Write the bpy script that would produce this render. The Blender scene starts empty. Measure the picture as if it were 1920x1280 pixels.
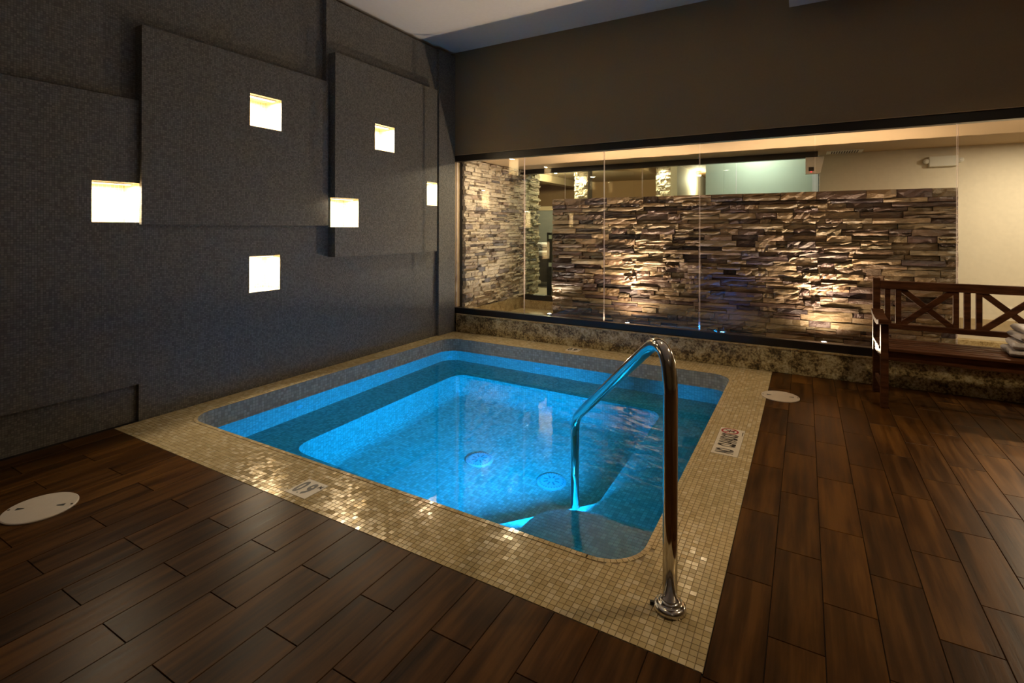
import bpy, math, random
from mathutils import Vector, Matrix, noise
from mathutils.geometry import tessellate_polygon

random.seed(7)
scene = bpy.context.scene
COL = scene.collection
PI = math.pi

# ------------------------------------------------------------------ camera, world, exposure
YAW, ROLL, FPX, CYPX = 0.5225, 0.0023, 955.0, 428.0
cam_d = bpy.data.cameras.new('camera')
cam = bpy.data.objects.new('camera', cam_d)
COL.objects.link(cam)
cam_d.sensor_width = 36.0
cam_d.lens = 36.0 * FPX / 1920.0
cam_d.shift_y = -(640.0 - CYPX) / 1920.0
cam_d.clip_start = 0.02
cam.matrix_world = (Matrix.Translation((0, 0, 1.25)) @ Matrix.Rotation(YAW, 4, 'Z')
                    @ Matrix.Rotation(PI / 2, 4, 'X') @ Matrix.Rotation(ROLL, 4, 'Z'))
scene.camera = cam

world = bpy.data.worlds.new('world')
scene.world = world
world.use_nodes = True
world.node_tree.nodes['Background'].inputs[0].default_value = (0.9, 0.8, 0.7, 1)
world.node_tree.nodes['Background'].inputs[1].default_value = 0.0

scene.view_settings.view_transform = 'Standard'
scene.view_settings.look = 'None'
scene.view_settings.gamma = 1.0
scene.view_settings.use_curve_mapping = False
scene.view_settings.exposure = 0.0
scene.cycles.max_bounces = 12
scene.cycles.diffuse_bounces = 5
scene.cycles.glossy_bounces = 5
scene.cycles.transmission_bounces = 8
scene.cycles.transparent_max_bounces = 16
scene.cycles.sample_clamp_indirect = 10.0
scene.cycles.blur_glossy = 0.5

# light levels (watts)
POOL_W, POOL_COL = 90.0, (0.0, 0.40, 1.0)
NICHE_W = 6.5
SPOT_W = 75.0
CORRIDOR_W = 20.0
ROOM_FILL_W = 17.0
WARM = (1.0, 0.74, 0.42)
WARM2 = (1.0, 0.83, 0.58)

# ------------------------------------------------------------------ room measures (metres)
X0, Y0 = -3.726, 5.013          # left wall plane, glass wall plane
DX1, DY1 = -0.248, 1.51         # deck right and front edge
CEIL = 3.375
PXA, PXB, PYA, PYB = -3.53, -0.542, 1.84, 4.69   # pool opening
WATER, SEAT, FLOOR_P = -0.135, -0.52, -1.03
Y2 = 6.6                        # second glass line
RX1, RY0 = 3.4, -2.6            # right wall, wall behind the camera

# ------------------------------------------------------------------ node helpers
class NT:
    def __init__(self, name):
        self.m = bpy.data.materials.new(name)
        self.m.use_nodes = True
        self.t = self.m.node_tree
        self.t.nodes.clear()
        self.out = self.n('ShaderNodeOutputMaterial')
    def n(self, kind, **kw):
        nd = self.t.nodes.new(kind)
        for k, v in kw.items():
            setattr(nd, k, v)
        return nd
    def l(self, a, b):
        self.t.links.new(a, b)
    def math(self, op, a, b=None, c=None):
        nd = self.n('ShaderNodeMath', operation=op)
        for i, v in enumerate((a, b, c)):
            if v is None:
                continue
            if isinstance(v, (int, float)):
                nd.inputs[i].default_value = v
            else:
                self.l(v, nd.inputs[i])
        return nd.outputs[0]
    def vmath(self, op, a, b=None, s=None):
        nd = self.n('ShaderNodeVectorMath', operation=op)
        for i, v in enumerate((a, b)):
            if v is None:
                continue
            if isinstance(v, (tuple, list)):
                nd.inputs[i].default_value = v
            else:
                self.l(v, nd.inputs[i])
        if s is not None:
            if isinstance(s, (int, float)):
                nd.inputs['Scale'].default_value = s
            else:
                self.l(s, nd.inputs['Scale'])
        return nd.outputs[0] if op not in ('LENGTH', 'DOT_PRODUCT') else nd.outputs[1]
    def ramp(self, fac, stops, interp='LINEAR'):
        nd = self.n('ShaderNodeValToRGB')
        cr = nd.color_ramp
        cr.interpolation = interp
        while len(cr.elements) < len(stops):
            cr.elements.new(0.5)
        for e, (p, c) in zip(cr.elements, stops):
            e.position = p
            e.color = (c[0], c[1], c[2], 1)
        self.l(fac, nd.inputs[0])
        return nd.outputs[0]
    def noise(self, vec, scale, detail=3.0, rough=0.55):
        nd = self.n('ShaderNodeTexNoise')
        nd.inputs['Scale'].default_value = scale
        nd.inputs['Detail'].default_value = detail
        nd.inputs['Roughness'].default_value = rough
        if vec is not None:
            self.l(vec, nd.inputs['Vector'])
        return nd.outputs['Fac']
    def mix(self, fac, a, b, blend='MIX'):
        nd = self.n('ShaderNodeMix', data_type='RGBA', blend_type=blend)
        for s, v in ((nd.inputs[0], fac), (nd.inputs[6], a), (nd.inputs[7], b)):
            if isinstance(v, (int, float)):
                s.default_value = v
            elif isinstance(v, (tuple, list)):
                s.default_value = (v[0], v[1], v[2], 1)
            else:
                self.l(v, s)
        return nd.outputs[2]
    def bump(self, height, strength=0.3, dist=0.01, normal=None):
        nd = self.n('ShaderNodeBump')
        nd.inputs['Strength'].default_value = strength
        nd.inputs['Distance'].default_value = dist
        self.l(height, nd.inputs['Height'])
        if normal is not None:
            self.l(normal, nd.inputs['Normal'])
        return nd.outputs[0]
    def pbr(self, color, rough=0.5, metal=0.0, normal=None, spec=0.5, coat=0.0, coat_rough=0.1, spec_tint=None):
        b = self.n('ShaderNodeBsdfPrincipled')
        def put(name, v):
            s = b.inputs[name]
            if isinstance(v, (int, float)):
                s.default_value = v
            elif isinstance(v, (tuple, list)):
                s.default_value = (v[0], v[1], v[2], 1)
            else:
                self.l(v, s)
        put('Base Color', color); put('Roughness', rough); put('Metallic', metal)
        if spec_tint is not None: put('Specular Tint', spec_tint)
        put('Specular IOR Level', spec); put('Coat Weight', coat); put('Coat Roughness', coat_rough)
        if normal is not None:
            self.l(normal, b.inputs['Normal'])
        self.l(b.outputs[0], self.out.inputs[0])
        return self.m
    def pos(self):
        return self.n('ShaderNodeNewGeometry').outputs['Position']

M = {}
def plain(name, color, rough=0.5, metal=0.0, spec=0.5, var=0.06, scale=30.0):
    t = NT(name)
    f = t.noise(t.pos(), scale)
    c1 = tuple(max(0, c * (1 - var)) for c in color)
    c2 = tuple(c * (1 + var) for c in color)
    col = t.ramp(f, [(0.3, c1), (0.7, c2)])
    M[name] = t.pbr(col, rough, metal, None, spec)
    return M[name]

def emission(name, color, strength):
    t = NT(name)
    e = t.n('ShaderNodeEmission')
    e.inputs[0].default_value = (*color, 1)
    e.inputs[1].default_value = strength
    t.l(e.outputs[0], t.out.inputs[0])
    M[name] = t.m

def mosaic(name, pitch, stops, grout, line=0.07, rough=0.3, jitter=0.03, bump=0.25, off=(0.0037, 0.0041, 0.0029)):
    """small square tiles laid in the plane of the surface, from world position"""
    t = NT(name)
    g = t.n('ShaderNodeNewGeometry')
    p = t.vmath('SCALE', t.vmath('ADD', g.outputs['Position'], off), s=1.0 / pitch)
    fr = t.vmath('FRACTION', p)
    fl = t.vmath('FLOOR', p)
    wn = t.n('ShaderNodeTexWhiteNoise', noise_dimensions='3D')
    t.l(fl, wn.inputs['Vector'])
    sf = t.n('ShaderNodeSeparateXYZ'); t.l(fr, sf.inputs[0])
    sn = t.n('ShaderNodeSeparateXYZ'); t.l(g.outputs['True Normal'], sn.inputs[0])
    total = None
    for i in range(3):
        d = t.math('ABSOLUTE', t.math('SUBTRACT', sf.outputs[i], 0.5))
        ln = t.math('GREATER_THAN', d, 0.5 - line)
        flat = t.math('LESS_THAN', t.math('ABSOLUTE', sn.outputs[i]), 0.75)
        v = t.math('MULTIPLY', ln, flat)
        total = v if total is None else t.math('MAXIMUM', total, v)
    col = t.mix(total, t.ramp(wn.outputs['Value'], stops), grout)
    nrm = t.vmath('NORMALIZE', t.vmath('ADD', g.outputs['Normal'],
                  t.vmath('SCALE', t.vmath('SUBTRACT', wn.outputs['Color'], (0.5, 0.5, 0.5)), s=jitter)))
    nb = t.bump(t.math('SUBTRACT', 1.0, total), bump, 0.002, nrm)
    rg = t.math('ADD', rough, t.math('MULTIPLY', total, 0.4))
    M[name] = t.pbr(col, rg, 0.0, nb)

# ------------------------------------------------------------------ materials
def build_materials():
    # left wall: very fine grey-beige mosaic
    mosaic('wall_mosaic', 0.0125, [(0.0, (0.100, 0.095, 0.086)), (0.5, (0.150, 0.146, 0.134)), (1.0, (0.205, 0.197, 0.178))],
           (0.10, 0.096, 0.088), 0.07, 0.55, 0.02, 0.2)
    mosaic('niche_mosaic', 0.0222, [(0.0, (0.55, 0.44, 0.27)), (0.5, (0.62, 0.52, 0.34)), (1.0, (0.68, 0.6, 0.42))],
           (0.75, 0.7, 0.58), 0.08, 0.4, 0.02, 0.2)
    mosaic('pool_mosaic', 0.0233, [(0.0, (0.27, 0.25, 0.20)), (0.5, (0.36, 0.34, 0.28)), (1.0, (0.45, 0.43, 0.37))],
           (0.25, 0.24, 0.21), 0.06, 0.3, 0.02, 0.3)

    # deck tiles (real tiles; colour and tilt per tile from world position)
    t = NT('deck_tile')
    g = t.n('ShaderNodeNewGeometry')
    fl = t.vmath('FLOOR', t.vmath('SCALE', t.vmath('ADD', g.outputs['Position'], (-DX1 + 300 * 0.0233, -DY1 + 300 * 0.0233, 0.0)), s=1 / 0.0233))
    sx = t.n('ShaderNodeSeparateXYZ'); t.l(fl, sx.inputs[0])
    cx = t.n('ShaderNodeCombineXYZ'); t.l(sx.outputs[0], cx.inputs[0]); t.l(sx.outputs[1], cx.inputs[1])
    wn = t.n('ShaderNodeTexWhiteNoise', noise_dimensions='3D'); t.l(cx.outputs[0], wn.inputs['Vector'])
    col = t.ramp(wn.outputs['Value'], [(0.0, (0.44, 0.34, 0.18)), (0.4, (0.50, 0.395, 0.22)), (0.8, (0.54, 0.43, 0.25)), (1.0, (0.60, 0.50, 0.33))])
    nrm = t.vmath('NORMALIZE', t.vmath('ADD', g.outputs['Normal'],
                  t.vmath('SCALE', t.vmath('SUBTRACT', wn.outputs['Color'], (0.5, 0.5, 0.5)), s=0.05)))
    M['deck_tile'] = t.pbr(col, t.math('ADD', 0.10, t.math('MULTIPLY', wn.outputs['Value'], 0.14)), 0.0, nrm, 0.62, spec_tint=(1.0, 0.80, 0.50))
    plain('deck_grout', (0.27, 0.205, 0.115), 0.8)

    # wood-look floor planks
    t = NT('wood_plank')
    oi = t.n('ShaderNodeObjectInfo')
    p = t.n('ShaderNodeTexCoord').outputs['Object']
    v = t.vmath('ADD', t.vmath('MULTIPLY', p, (26.0, 1.6, 1.0)), t.vmath('SCALE', oi.outputs['Location'], s=17.3))
    n1 = t.noise(v, 1.0, 6.0, 0.6)
    v2 = t.vmath('ADD', t.vmath('MULTIPLY', p, (7.0, 1.4, 1.0)), t.vmath('SCALE', oi.outputs['Location'], s=5.1))
    n2 = t.noise(v2, 1.0, 3.0, 0.5)
    f = t.math('ADD', t.math('MULTIPLY', n1, 0.6), t.math('MULTIPLY', n2, 0.4))
    col = t.ramp(f, [(0.36, (0.021, 0.0074, 0.0011)), (0.49, (0.054, 0.0203, 0.0029)), (0.60, (0.096, 0.039, 0.0064))])
    tint = t.math('ADD', 0.82, t.math('MULTIPLY', oi.outputs['Random'], 0.36))
    col = t.mix(1.0, col, t.vmath('SCALE', (1.0, 1.0, 1.0), s=tint), 'MULTIPLY')
    M['wood_plank'] = t.pbr(col, t.math('ADD', 0.26, t.math('MULTIPLY', n1, 0.16)), 0.0, t.bump(n1, 0.2, 0.004), 0.1)
    # same wood past the built planks
    t = NT('floor_far')
    pz = t.pos()
    br = t.n('ShaderNodeTexBrick')
    br.inputs['Scale'].default_value = 1.0
    br.inputs['Mortar Size'].default_value = 0.002
    br.inputs['Brick Width'].default_value = 0.5
    br.inputs['Row Height'].default_value = 0.152
    br.inputs['Color1'].default_value = (0.07, 0.031, 0.009, 1)
    br.inputs['Color2'].default_value = (0.10, 0.046, 0.015, 1)
    br.inputs['Mortar'].default_value = (0.012, 0.008, 0.005, 1)
    sp = t.n('ShaderNodeSeparateXYZ'); t.l(pz, sp.inputs[0])
    cb = t.n('ShaderNodeCombineXYZ'); t.l(sp.outputs[1], cb.inputs[0]); t.l(t.math('ADD', sp.outputs[0], 0.098), cb.inputs[1])
    t.l(cb.outputs[0], br.inputs['Vector'])
    M['floor_far'] = t.pbr(br.outputs['Color'], 0.42)
    plain('floor_grout', (0.014, 0.010, 0.007), 0.85)

    # granite
    t = NT('granite')
    p = t.pos()
    a = t.noise(p, 9.0, 5.0, 0.65)
    b = t.noise(t.vmath('ADD', p, (7, 3, 1)), 55.0, 4.0, 0.7)
    vo = t.n('ShaderNodeTexVoronoi'); vo.inputs['Scale'].default_value = 70.0; t.l(p, vo.inputs['Vector'])
    f = t.math('ADD', t.math('MULTIPLY', a, 0.5), t.math('MULTIPLY', b, 0.5))
    col = t.ramp(f, [(0.37, (0.016, 0.012, 0.007)), (0.45, (0.12, 0.082, 0.034)), (0.52, (0.38, 0.30, 0.15)), (0.62, (0.58, 0.52, 0.35))])
    sp = t.ramp(vo.outputs['Distance'], [(0.12, (0.25, 0.22, 0.16)), (0.3, (1, 1, 1))])
    col = t.mix(0.6, col, sp, 'MULTIPLY')
    M['granite'] = t.pbr(col, 0.28)
    t = NT('granite_gold')
    p = t.pos()
    f = t.math('ADD', t.math('MULTIPLY', t.noise(p, 12.0, 5.0, 0.65), 0.5), t.math('MULTIPLY', t.noise(p, 70.0, 4.0, 0.7), 0.5))
    col = t.ramp(f, [(0.36, (0.10, 0.065, 0.03)), (0.47, (0.36, 0.26, 0.12)), (0.6, (0.55, 0.44, 0.26))])
    M['granite_gold'] = t.pbr(col, 0.35)

    # stacked ledger stone; hue per stone
    def stone(name, stops, src, rough, spec):
        t = NT(name)
        if src == 'object':
            r = t.n('ShaderNodeObjectInfo').outputs['Random']
        else:
            r = t.n('ShaderNodeNewGeometry').outputs['Random Per Island']
        p = t.pos()
        n1 = t.noise(t.vmath('MULTIPLY', p, (1, 1, 2.2)), 16.0, 5.0, 0.65)
        n2 = t.noise(p, 70.0, 4.0, 0.7)
        col = t.ramp(r, stops, 'LINEAR')
        shade = t.math('ADD', 0.55, t.math('MULTIPLY', n1, 0.9))
        col = t.mix(1.0, col, t.vmath('SCALE', (1, 1, 1), s=shade), 'MULTIPLY')
        h = t.math('ADD', t.math('MULTIPLY', n1, 0.7), t.math('MULTIPLY', n2, 0.3))
        M[name] = t.pbr(col, rough, 0.0, t.bump(h, 0.75, 0.02), spec)
    warm = [(0.0, (0.020, 0.014, 0.016)), (0.12, (0.055, 0.030, 0.024)), (0.3, (0.12, 0.074, 0.042)), (0.55, (0.17, 0.117, 0.066)),
            (0.78, (0.135, 0.102, 0.060)), (0.9, (0.065, 0.036, 0.032)), (1.0, (0.028, 0.019, 0.026))]
    pale = [(0.0, (0.16, 0.15, 0.16)), (0.1, (0.30, 0.24, 0.20)), (0.25, (0.52, 0.44, 0.34)), (0.6, (0.60, 0.51, 0.39)),
            (0.85, (0.56, 0.49, 0.39)), (0.93, (0.36, 0.27, 0.21)), (1.0, (0.2, 0.19, 0.21))]
    stone('stone_dark', warm, 'object', 0.38, 0.5)
    stone('stone_dark_small', warm, 'island', 0.38, 0.5)
    stone('stone_pale', pale, 'object', 0.7, 0.3)
    stone('stone_pale_small', pale, 'island', 0.7, 0.3)
    plain('stone_core', (0.035, 0.028, 0.02), 0.9)

    plain('wall_olive', (0.235, 0.175, 0.100), 0.75, var=0.03, scale=60)
    plain('ceiling_white', (0.80, 0.78, 0.77), 0.8, var=0.02)
    plain('soffit_beige', (0.45, 0.33, 0.20), 0.8, var=0.02)
    plain('wall_cream', (0.76, 0.68, 0.54), 0.8, var=0.03)
    plain('wall_cream_base', (0.52, 0.40, 0.24), 0.6, var=0.05)
    plain('wall_pale', (0.78, 0.80, 0.74), 0.8, var=0.02)
    plain('wall_brown', (0.30, 0.165, 0.07), 0.8, var=0.05)
    plain('wall_gray', (0.20, 0.20, 0.18), 0.8, var=0.05)
    plain('dark_frame', (0.012, 0.009, 0.008), 0.35, var=0.1)
    plain('far_floor', (0.32, 0.27, 0.2), 0.4)
    plain('white_plastic', (0.52, 0.45, 0.38), 0.4, var=0.03)
    plain('pale_plastic', (0.78, 0.76, 0.68), 0.45, var=0.02)
    plain('black_plastic', (0.015, 0.014, 0.013), 0.5)
    plain('sign_white', (0.62, 0.56, 0.47), 0.35, var=0.03)
    plain('sign_black', (0.012, 0.01, 0.01), 0.4)
    plain('sign_red', (0.33, 0.02, 0.03), 0.4)
    plain('glass_edge', (0.70, 0.62, 0.60), 0.3, var=0.02)
    plain('linen', (0.42, 0.41, 0.42), 0.9)
    plain('dark_fabric', (0.045, 0.04, 0.036), 0.9)
    plain('jet_plastic', (0.38, 0.40, 0.42), 0.4)
    plain('drain_slot', (0.2, 0.21, 0.22), 0.5)
    plain('bronze', (0.05, 0.045, 0.04), 0.35, 0.6)

    t = NT('chrome')
    f = t.noise(t.vmath('MULTIPLY', t.pos(), (40, 40, 40)), 3.0)
    M['chrome'] = t.pbr((0.62, 0.58, 0.53), t.math('ADD', 0.09, t.math('MULTIPLY', f, 0.06)), 1.0)

    t = NT('bench_wood')
    p = t.n('ShaderNodeTexCoord').outputs['Object']
    n1 = t.noise(t.vmath('MULTIPLY', p, (6, 40, 40)), 1.0, 5.0)
    col = t.ramp(n1, [(0.35, (0.048, 0.017, 0.007)), (0.65, (0.115, 0.044, 0.018))])
    M['bench_wood'] = t.pbr(col, 0.5, 0.0, t.bump(n1, 0.15, 0.003), 0.12)

    t = NT('towel')
    n1 = t.noise(t.pos(), 260.0, 3.0)
    col = t.ramp(n1, [(0.3, (0.44, 0.40, 0.40)), (0.7, (0.60, 0.56, 0.55))])
    M['towel'] = t.pbr(col, 0.95, 0.0, t.bump(n1, 0.8, 0.004), 0.1)

    # clear glass pane: see-through with mirror reflection that grows with the angle
    def pane(name, color, f0):
        t = NT(name)
        g = t.n('ShaderNodeNewGeometry')
        c = t.math('ABSOLUTE', t.vmath('DOT_PRODUCT', g.outputs['Incoming'], g.outputs['Normal']))
        f = t.math('ADD', f0, t.math('MULTIPLY', 1 - f0, t.math('POWER', t.math('SUBTRACT', 1.0, c), 5.0)))
        tr = t.n('ShaderNodeBsdfTransparent'); tr.inputs[0].default_value = (*color, 1)
        gl = t.n('ShaderNodeBsdfGlossy'); gl.inputs['Roughness'].default_value = 0.0
        mx = t.n('ShaderNodeMixShader')
        t.l(f, mx.inputs[0]); t.l(tr.outputs[0], mx.inputs[1]); t.l(gl.outputs[0], mx.inputs[2])
        t.l(mx.outputs[0], t.out.inputs[0])
        M[name] = t.m
    pane('pane_glass', (0.975, 0.985, 0.975), 0.06)
    pane('pane_glass_green', (0.88, 0.95, 0.88), 0.02)

    t = NT('water')
    h = t.noise(t.vmath('MULTIPLY', t.pos(), (1, 1, 0)), 5.0, 2.0)
    nb = t.bump(h, 0.06, 0.01)
    rf = t.n('ShaderNodeBsdfRefraction')
    rf.inputs['IOR'].default_value = 1.33
    rf.inputs['Roughness'].default_value = 0.0
    rf.inputs['Color'].default_value = (0.22, 0.80, 1.0, 1)
    gl = t.n('ShaderNodeBsdfGlossy'); gl.inputs['Roughness'].default_value = 0.0
    fr = t.n('ShaderNodeFresnel'); fr.inputs['IOR'].default_value = 1.33
    for q in (rf, gl, fr): t.l(nb, q.inputs['Normal'])
    mx = t.n('ShaderNodeMixShader')
    t.l(fr.outputs[0], mx.inputs[0]); t.l(rf.outputs[0], mx.inputs[1]); t.l(gl.outputs[0], mx.inputs[2])
    t.l(mx.outputs[0], t.out.inputs[0])
    M['water'] = t.m

    emission('niche_lamp', (1.0, 0.80, 0.50), 9.0)
    emission('pool_lens', (0.06, 0.45, 1.0), 220.0)
    emission('lens_warm', (1.0, 0.85, 0.65), 60.0)
    emission('lens_white', (1.0, 0.93, 0.82), 60.0)
    emission('lens_blue', (0.02, 0.22, 1.0), 160.0)
    emission('lens_dim', (1.0, 0.85, 0.6), 12.0)
    emission('led_red', (1.0, 0.03, 0.05), 4.0)
build_materials()

# ------------------------------------------------------------------ geometry helpers
def tag(o, label=None, cat=None, group=None, kind=None):
    if label: o['label'] = label
    if cat: o['category'] = cat
    if group: o['group'] = group
    if kind: o['kind'] = kind
    return o

def empty(name, loc=(0, 0, 0), rz=0.0, parent=None):
    o = bpy.data.objects.new(name, None)
    COL.objects.link(o)
    o.location = loc
    o.rotation_euler = (0, 0, rz)
    o.empty_display_size = 0.05
    if parent: o.parent = parent
    return o

class MB:
    """collects faces; build() links ONE mesh object"""
    def __init__(self):
        self.v, self.f, self.mi = [], [], []
        self.cur = 0
    def face(self, pts):
        b = len(self.v)
        self.v += [tuple(p) for p in pts]
        self.f.append(tuple(range(b, b + len(pts)))); self.mi.append(self.cur)
    def addmesh(self, vs, fs):
        b = len(self.v)
        self.v += [tuple(p) for p in vs]
        for q in fs:
            self.f.append(tuple(b + i for i in q)); self.mi.append(self.cur)
        return self
    def box(self, x0, x1, y0, y1, z0, z1, mat=None):
        vs = [Vector((x, y, z)) for z in (z0, z1) for y in (y0, y1) for x in (x0, x1)]
        if mat is not None: vs = [mat @ p for p in vs]
        return self.addmesh(vs, [(0, 2, 3, 1), (4, 5, 7, 6), (0, 1, 5, 4), (2, 6, 7, 3), (0, 4, 6, 2), (1, 3, 7, 5)])
    def bar(self, a, b, w, h, up=(0, 0, 1)):
        a, b = Vector(a), Vector(b)
        d = (b - a).normalized(); u = Vector(up); s = d.cross(u).normalized(); u = s.cross(d).normalized()
        vs = [p + s * (sx * w / 2) + u * (sz * h / 2) for p in (a, b) for sx, sz in ((-1, -1), (1, -1), (1, 1), (-1, 1))]
        return self.addmesh(vs, [(3, 2, 1, 0), (4, 5, 6, 7), (0, 1, 5, 4), (1, 2, 6, 5), (2, 3, 7, 6), (3, 0, 4, 7)])
    def prism(self, outline, z0, z1, top=True, bottom=True):
        n = len(outline); b = len(self.v)
        self.v += [(x, y, z0) for x, y in outline] + [(x, y, z1) for x, y in outline]
        for i in range(n):
            j = (i + 1) % n
            self.f.append((b + i, b + j, b + n + j, b + n + i)); self.mi.append(self.cur)
        if top: self.f.append(tuple(b + n + i for i in range(n))); self.mi.append(self.cur)
        if bottom: self.f.append(tuple(b + i for i in reversed(range(n)))); self.mi.append(self.cur)
        return self
    def lathe(self, prof, n=32, c=(0, 0, 0)):
        b = len(self.v)
        for r, z in prof:
            for k in range(n):
                a = 2 * PI * k / n
                self.v.append((c[0] + r * math.cos(a), c[1] + r * math.sin(a), c[2] + z))
        for i in range(len(prof) - 1):
            for k in range(n):
                k2 = (k + 1) % n
                self.f.append((b + i * n + k, b + i * n + k2, b + (i + 1) * n + k2, b + (i + 1) * n + k)); self.mi.append(self.cur)
        self.f.append(tuple(b + k for k in reversed(range(n)))); self.mi.append(self.cur)
        self.f.append(tuple(b + (len(prof) - 1) * n + k for k in range(n))); self.mi.append(self.cur)
        return self
    def tube(self, path, r, n=20):
        b = len(self.v); pts = [Vector(p) for p in path]
        prev = None
        for i, p in enumerate(pts):
            d = (pts[min(i + 1, len(pts) - 1)] - pts[max(i - 1, 0)]).normalized()
            if prev is None:
                s = d.orthogonal().normalized()
            else:
                s = (prev - d * prev.dot(d)).normalized()
            prev = s; u = d.cross(s)
            for k in range(n):
                a = 2 * PI * k / n
                self.v.append(tuple(p + s * (r * math.cos(a)) + u * (r * math.sin(a))))
        for i in range(len(pts) - 1):
            for k in range(n):
                k2 = (k + 1) % n
                self.f.append((b + i * n + k, b + i * n + k2, b + (i + 1) * n + k2, b + (i + 1) * n + k)); self.mi.append(self.cur)
        self.f.append(tuple(b + k for k in reversed(range(n)))); self.mi.append(self.cur)
        self.f.append(tuple(b + (len(pts) - 1) * n + k for k in range(n))); self.mi.append(self.cur)
        return self
    def flat(self, outer, inner, z, up=True):
        polys = [[Vector((x, y, 0)) for x, y in outer]]
        if inner: polys.append([Vector((x, y, 0)) for x, y in inner])
        tris = tessellate_polygon(polys)
        b = len(self.v)
        pts = [p for q in polys for p in q]
        self.v += [(p.x, p.y, z) for p in pts]
        for tr in tris:
            a, c, d = (pts[i] for i in tr)
            ccw = (c - a).cross(d - a).z > 0
            self.f.append(tuple(b + i for i in (tr if ccw == up else tr[::-1]))); self.mi.append(self.cur)
        return self
    def build(self, name, mat, parent=None, smooth=False, bevel=0.0, loc=None):
        me = bpy.data.meshes.new(name)
        me.from_pydata(self.v, [], self.f)
        mats = mat if isinstance(mat, (list, tuple)) else [mat]
        for m in mats: me.materials.append(M[m])
        if len(mats) > 1:
            for p, k in zip(me.polygons, self.mi): p.material_index = k
        if smooth:
            for p in me.polygons: p.use_smooth = True
        me.update()
        o = bpy.data.objects.new(name, me)
        COL.objects.link(o)
        if parent: o.parent = parent
        if loc: o.location = loc
        if bevel:
            md = o.modifiers.new('bevel', 'BEVEL'); md.width = bevel; md.segments = 2; md.limit_method = 'ANGLE'
        return o

def box(name, x0, x1, y0, y1, z0, z1, mat, parent=None, bevel=0.0):
    return MB().box(x0, x1, y0, y1, z0, z1).build(name, mat, parent, bevel=bevel)

def rounded_rect(xa, xb, ya, yb, r, n=8):
    pts = []
    for cx, cy, a0 in ((xb - r, ya + r, -PI / 2), (xb - r, yb - r, 0), (xa + r, yb - r, PI / 2), (xa + r, ya + r, PI)):
        for k in range(n + 1):
            a = a0 + PI / 2 * k / n
            pts.append((cx + r * math.cos(a), cy + r * math.sin(a)))
    return pts

def round_poly(poly, rads, n=6):
    """polygon (ccw) with each corner rounded"""
    out = []; L = len(poly)
    for i in range(L):
        p0, p, p1 = Vector(poly[i - 1]), Vector(poly[i]), Vector(poly[(i + 1) % L])
        r = rads[i]
        if r <= 0:
            out.append((p.x, p.y)); continue
        a = p + (p0 - p).normalized() * r; c = p + (p1 - p).normalized() * r
        for k in range(n + 1):
            t = k / n
            q = a * (1 - t) ** 2 + p * 2 * t * (1 - t) + c * t * t
            out.append((q.x, q.y))
    return out

def lamp(name, kind, loc, power, color, parent=None, size=0.05, direction=None, spot=None, blend=0.6):
    d = bpy.data.lights.new(name, kind)
    d.energy = power; d.color = color
    if kind == 'AREA':
        d.shape = 'DISK'; d.size = size
    else:
        d.shadow_soft_size = size
    if spot:
        d.spot_size = math.radians(spot); d.spot_blend = blend
    o = bpy.data.objects.new(name, d)
    COL.objects.link(o)
    o.location = loc
    if direction is not None:
        o.rotation_euler = Vector(direction).to_track_quat('-Z', 'Y').to_euler()
    if parent:
        o.parent = parent
    return o

def text_mesh(body, bold=0.0):
    cu = bpy.data.curves.new('lettering', 'FONT')
    cu.body = body; cu.offset = bold; cu.resolution_u = 3
    o = bpy.data.objects.new('lettering', cu)
    COL.objects.link(o)
    dg = bpy.context.evaluated_depsgraph_get()
    dg.update()
    me = bpy.data.meshes.new_from_object(o.evaluated_get(dg))
    bpy.data.objects.remove(o)
    vs = [v.co.copy() for v in me.vertices]
    fs = [tuple(p.vertices) for p in me.polygons]
    bpy.data.meshes.remove(me)
    x0 = min(v.x for v in vs); x1 = max(v.x for v in vs); y0 = min(v.y for v in vs); y1 = max(v.y for v in vs)
    return [((v.x - x0) / (x1 - x0), (v.y - y0) / (y1 - y0)) for v in vs], fs

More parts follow.
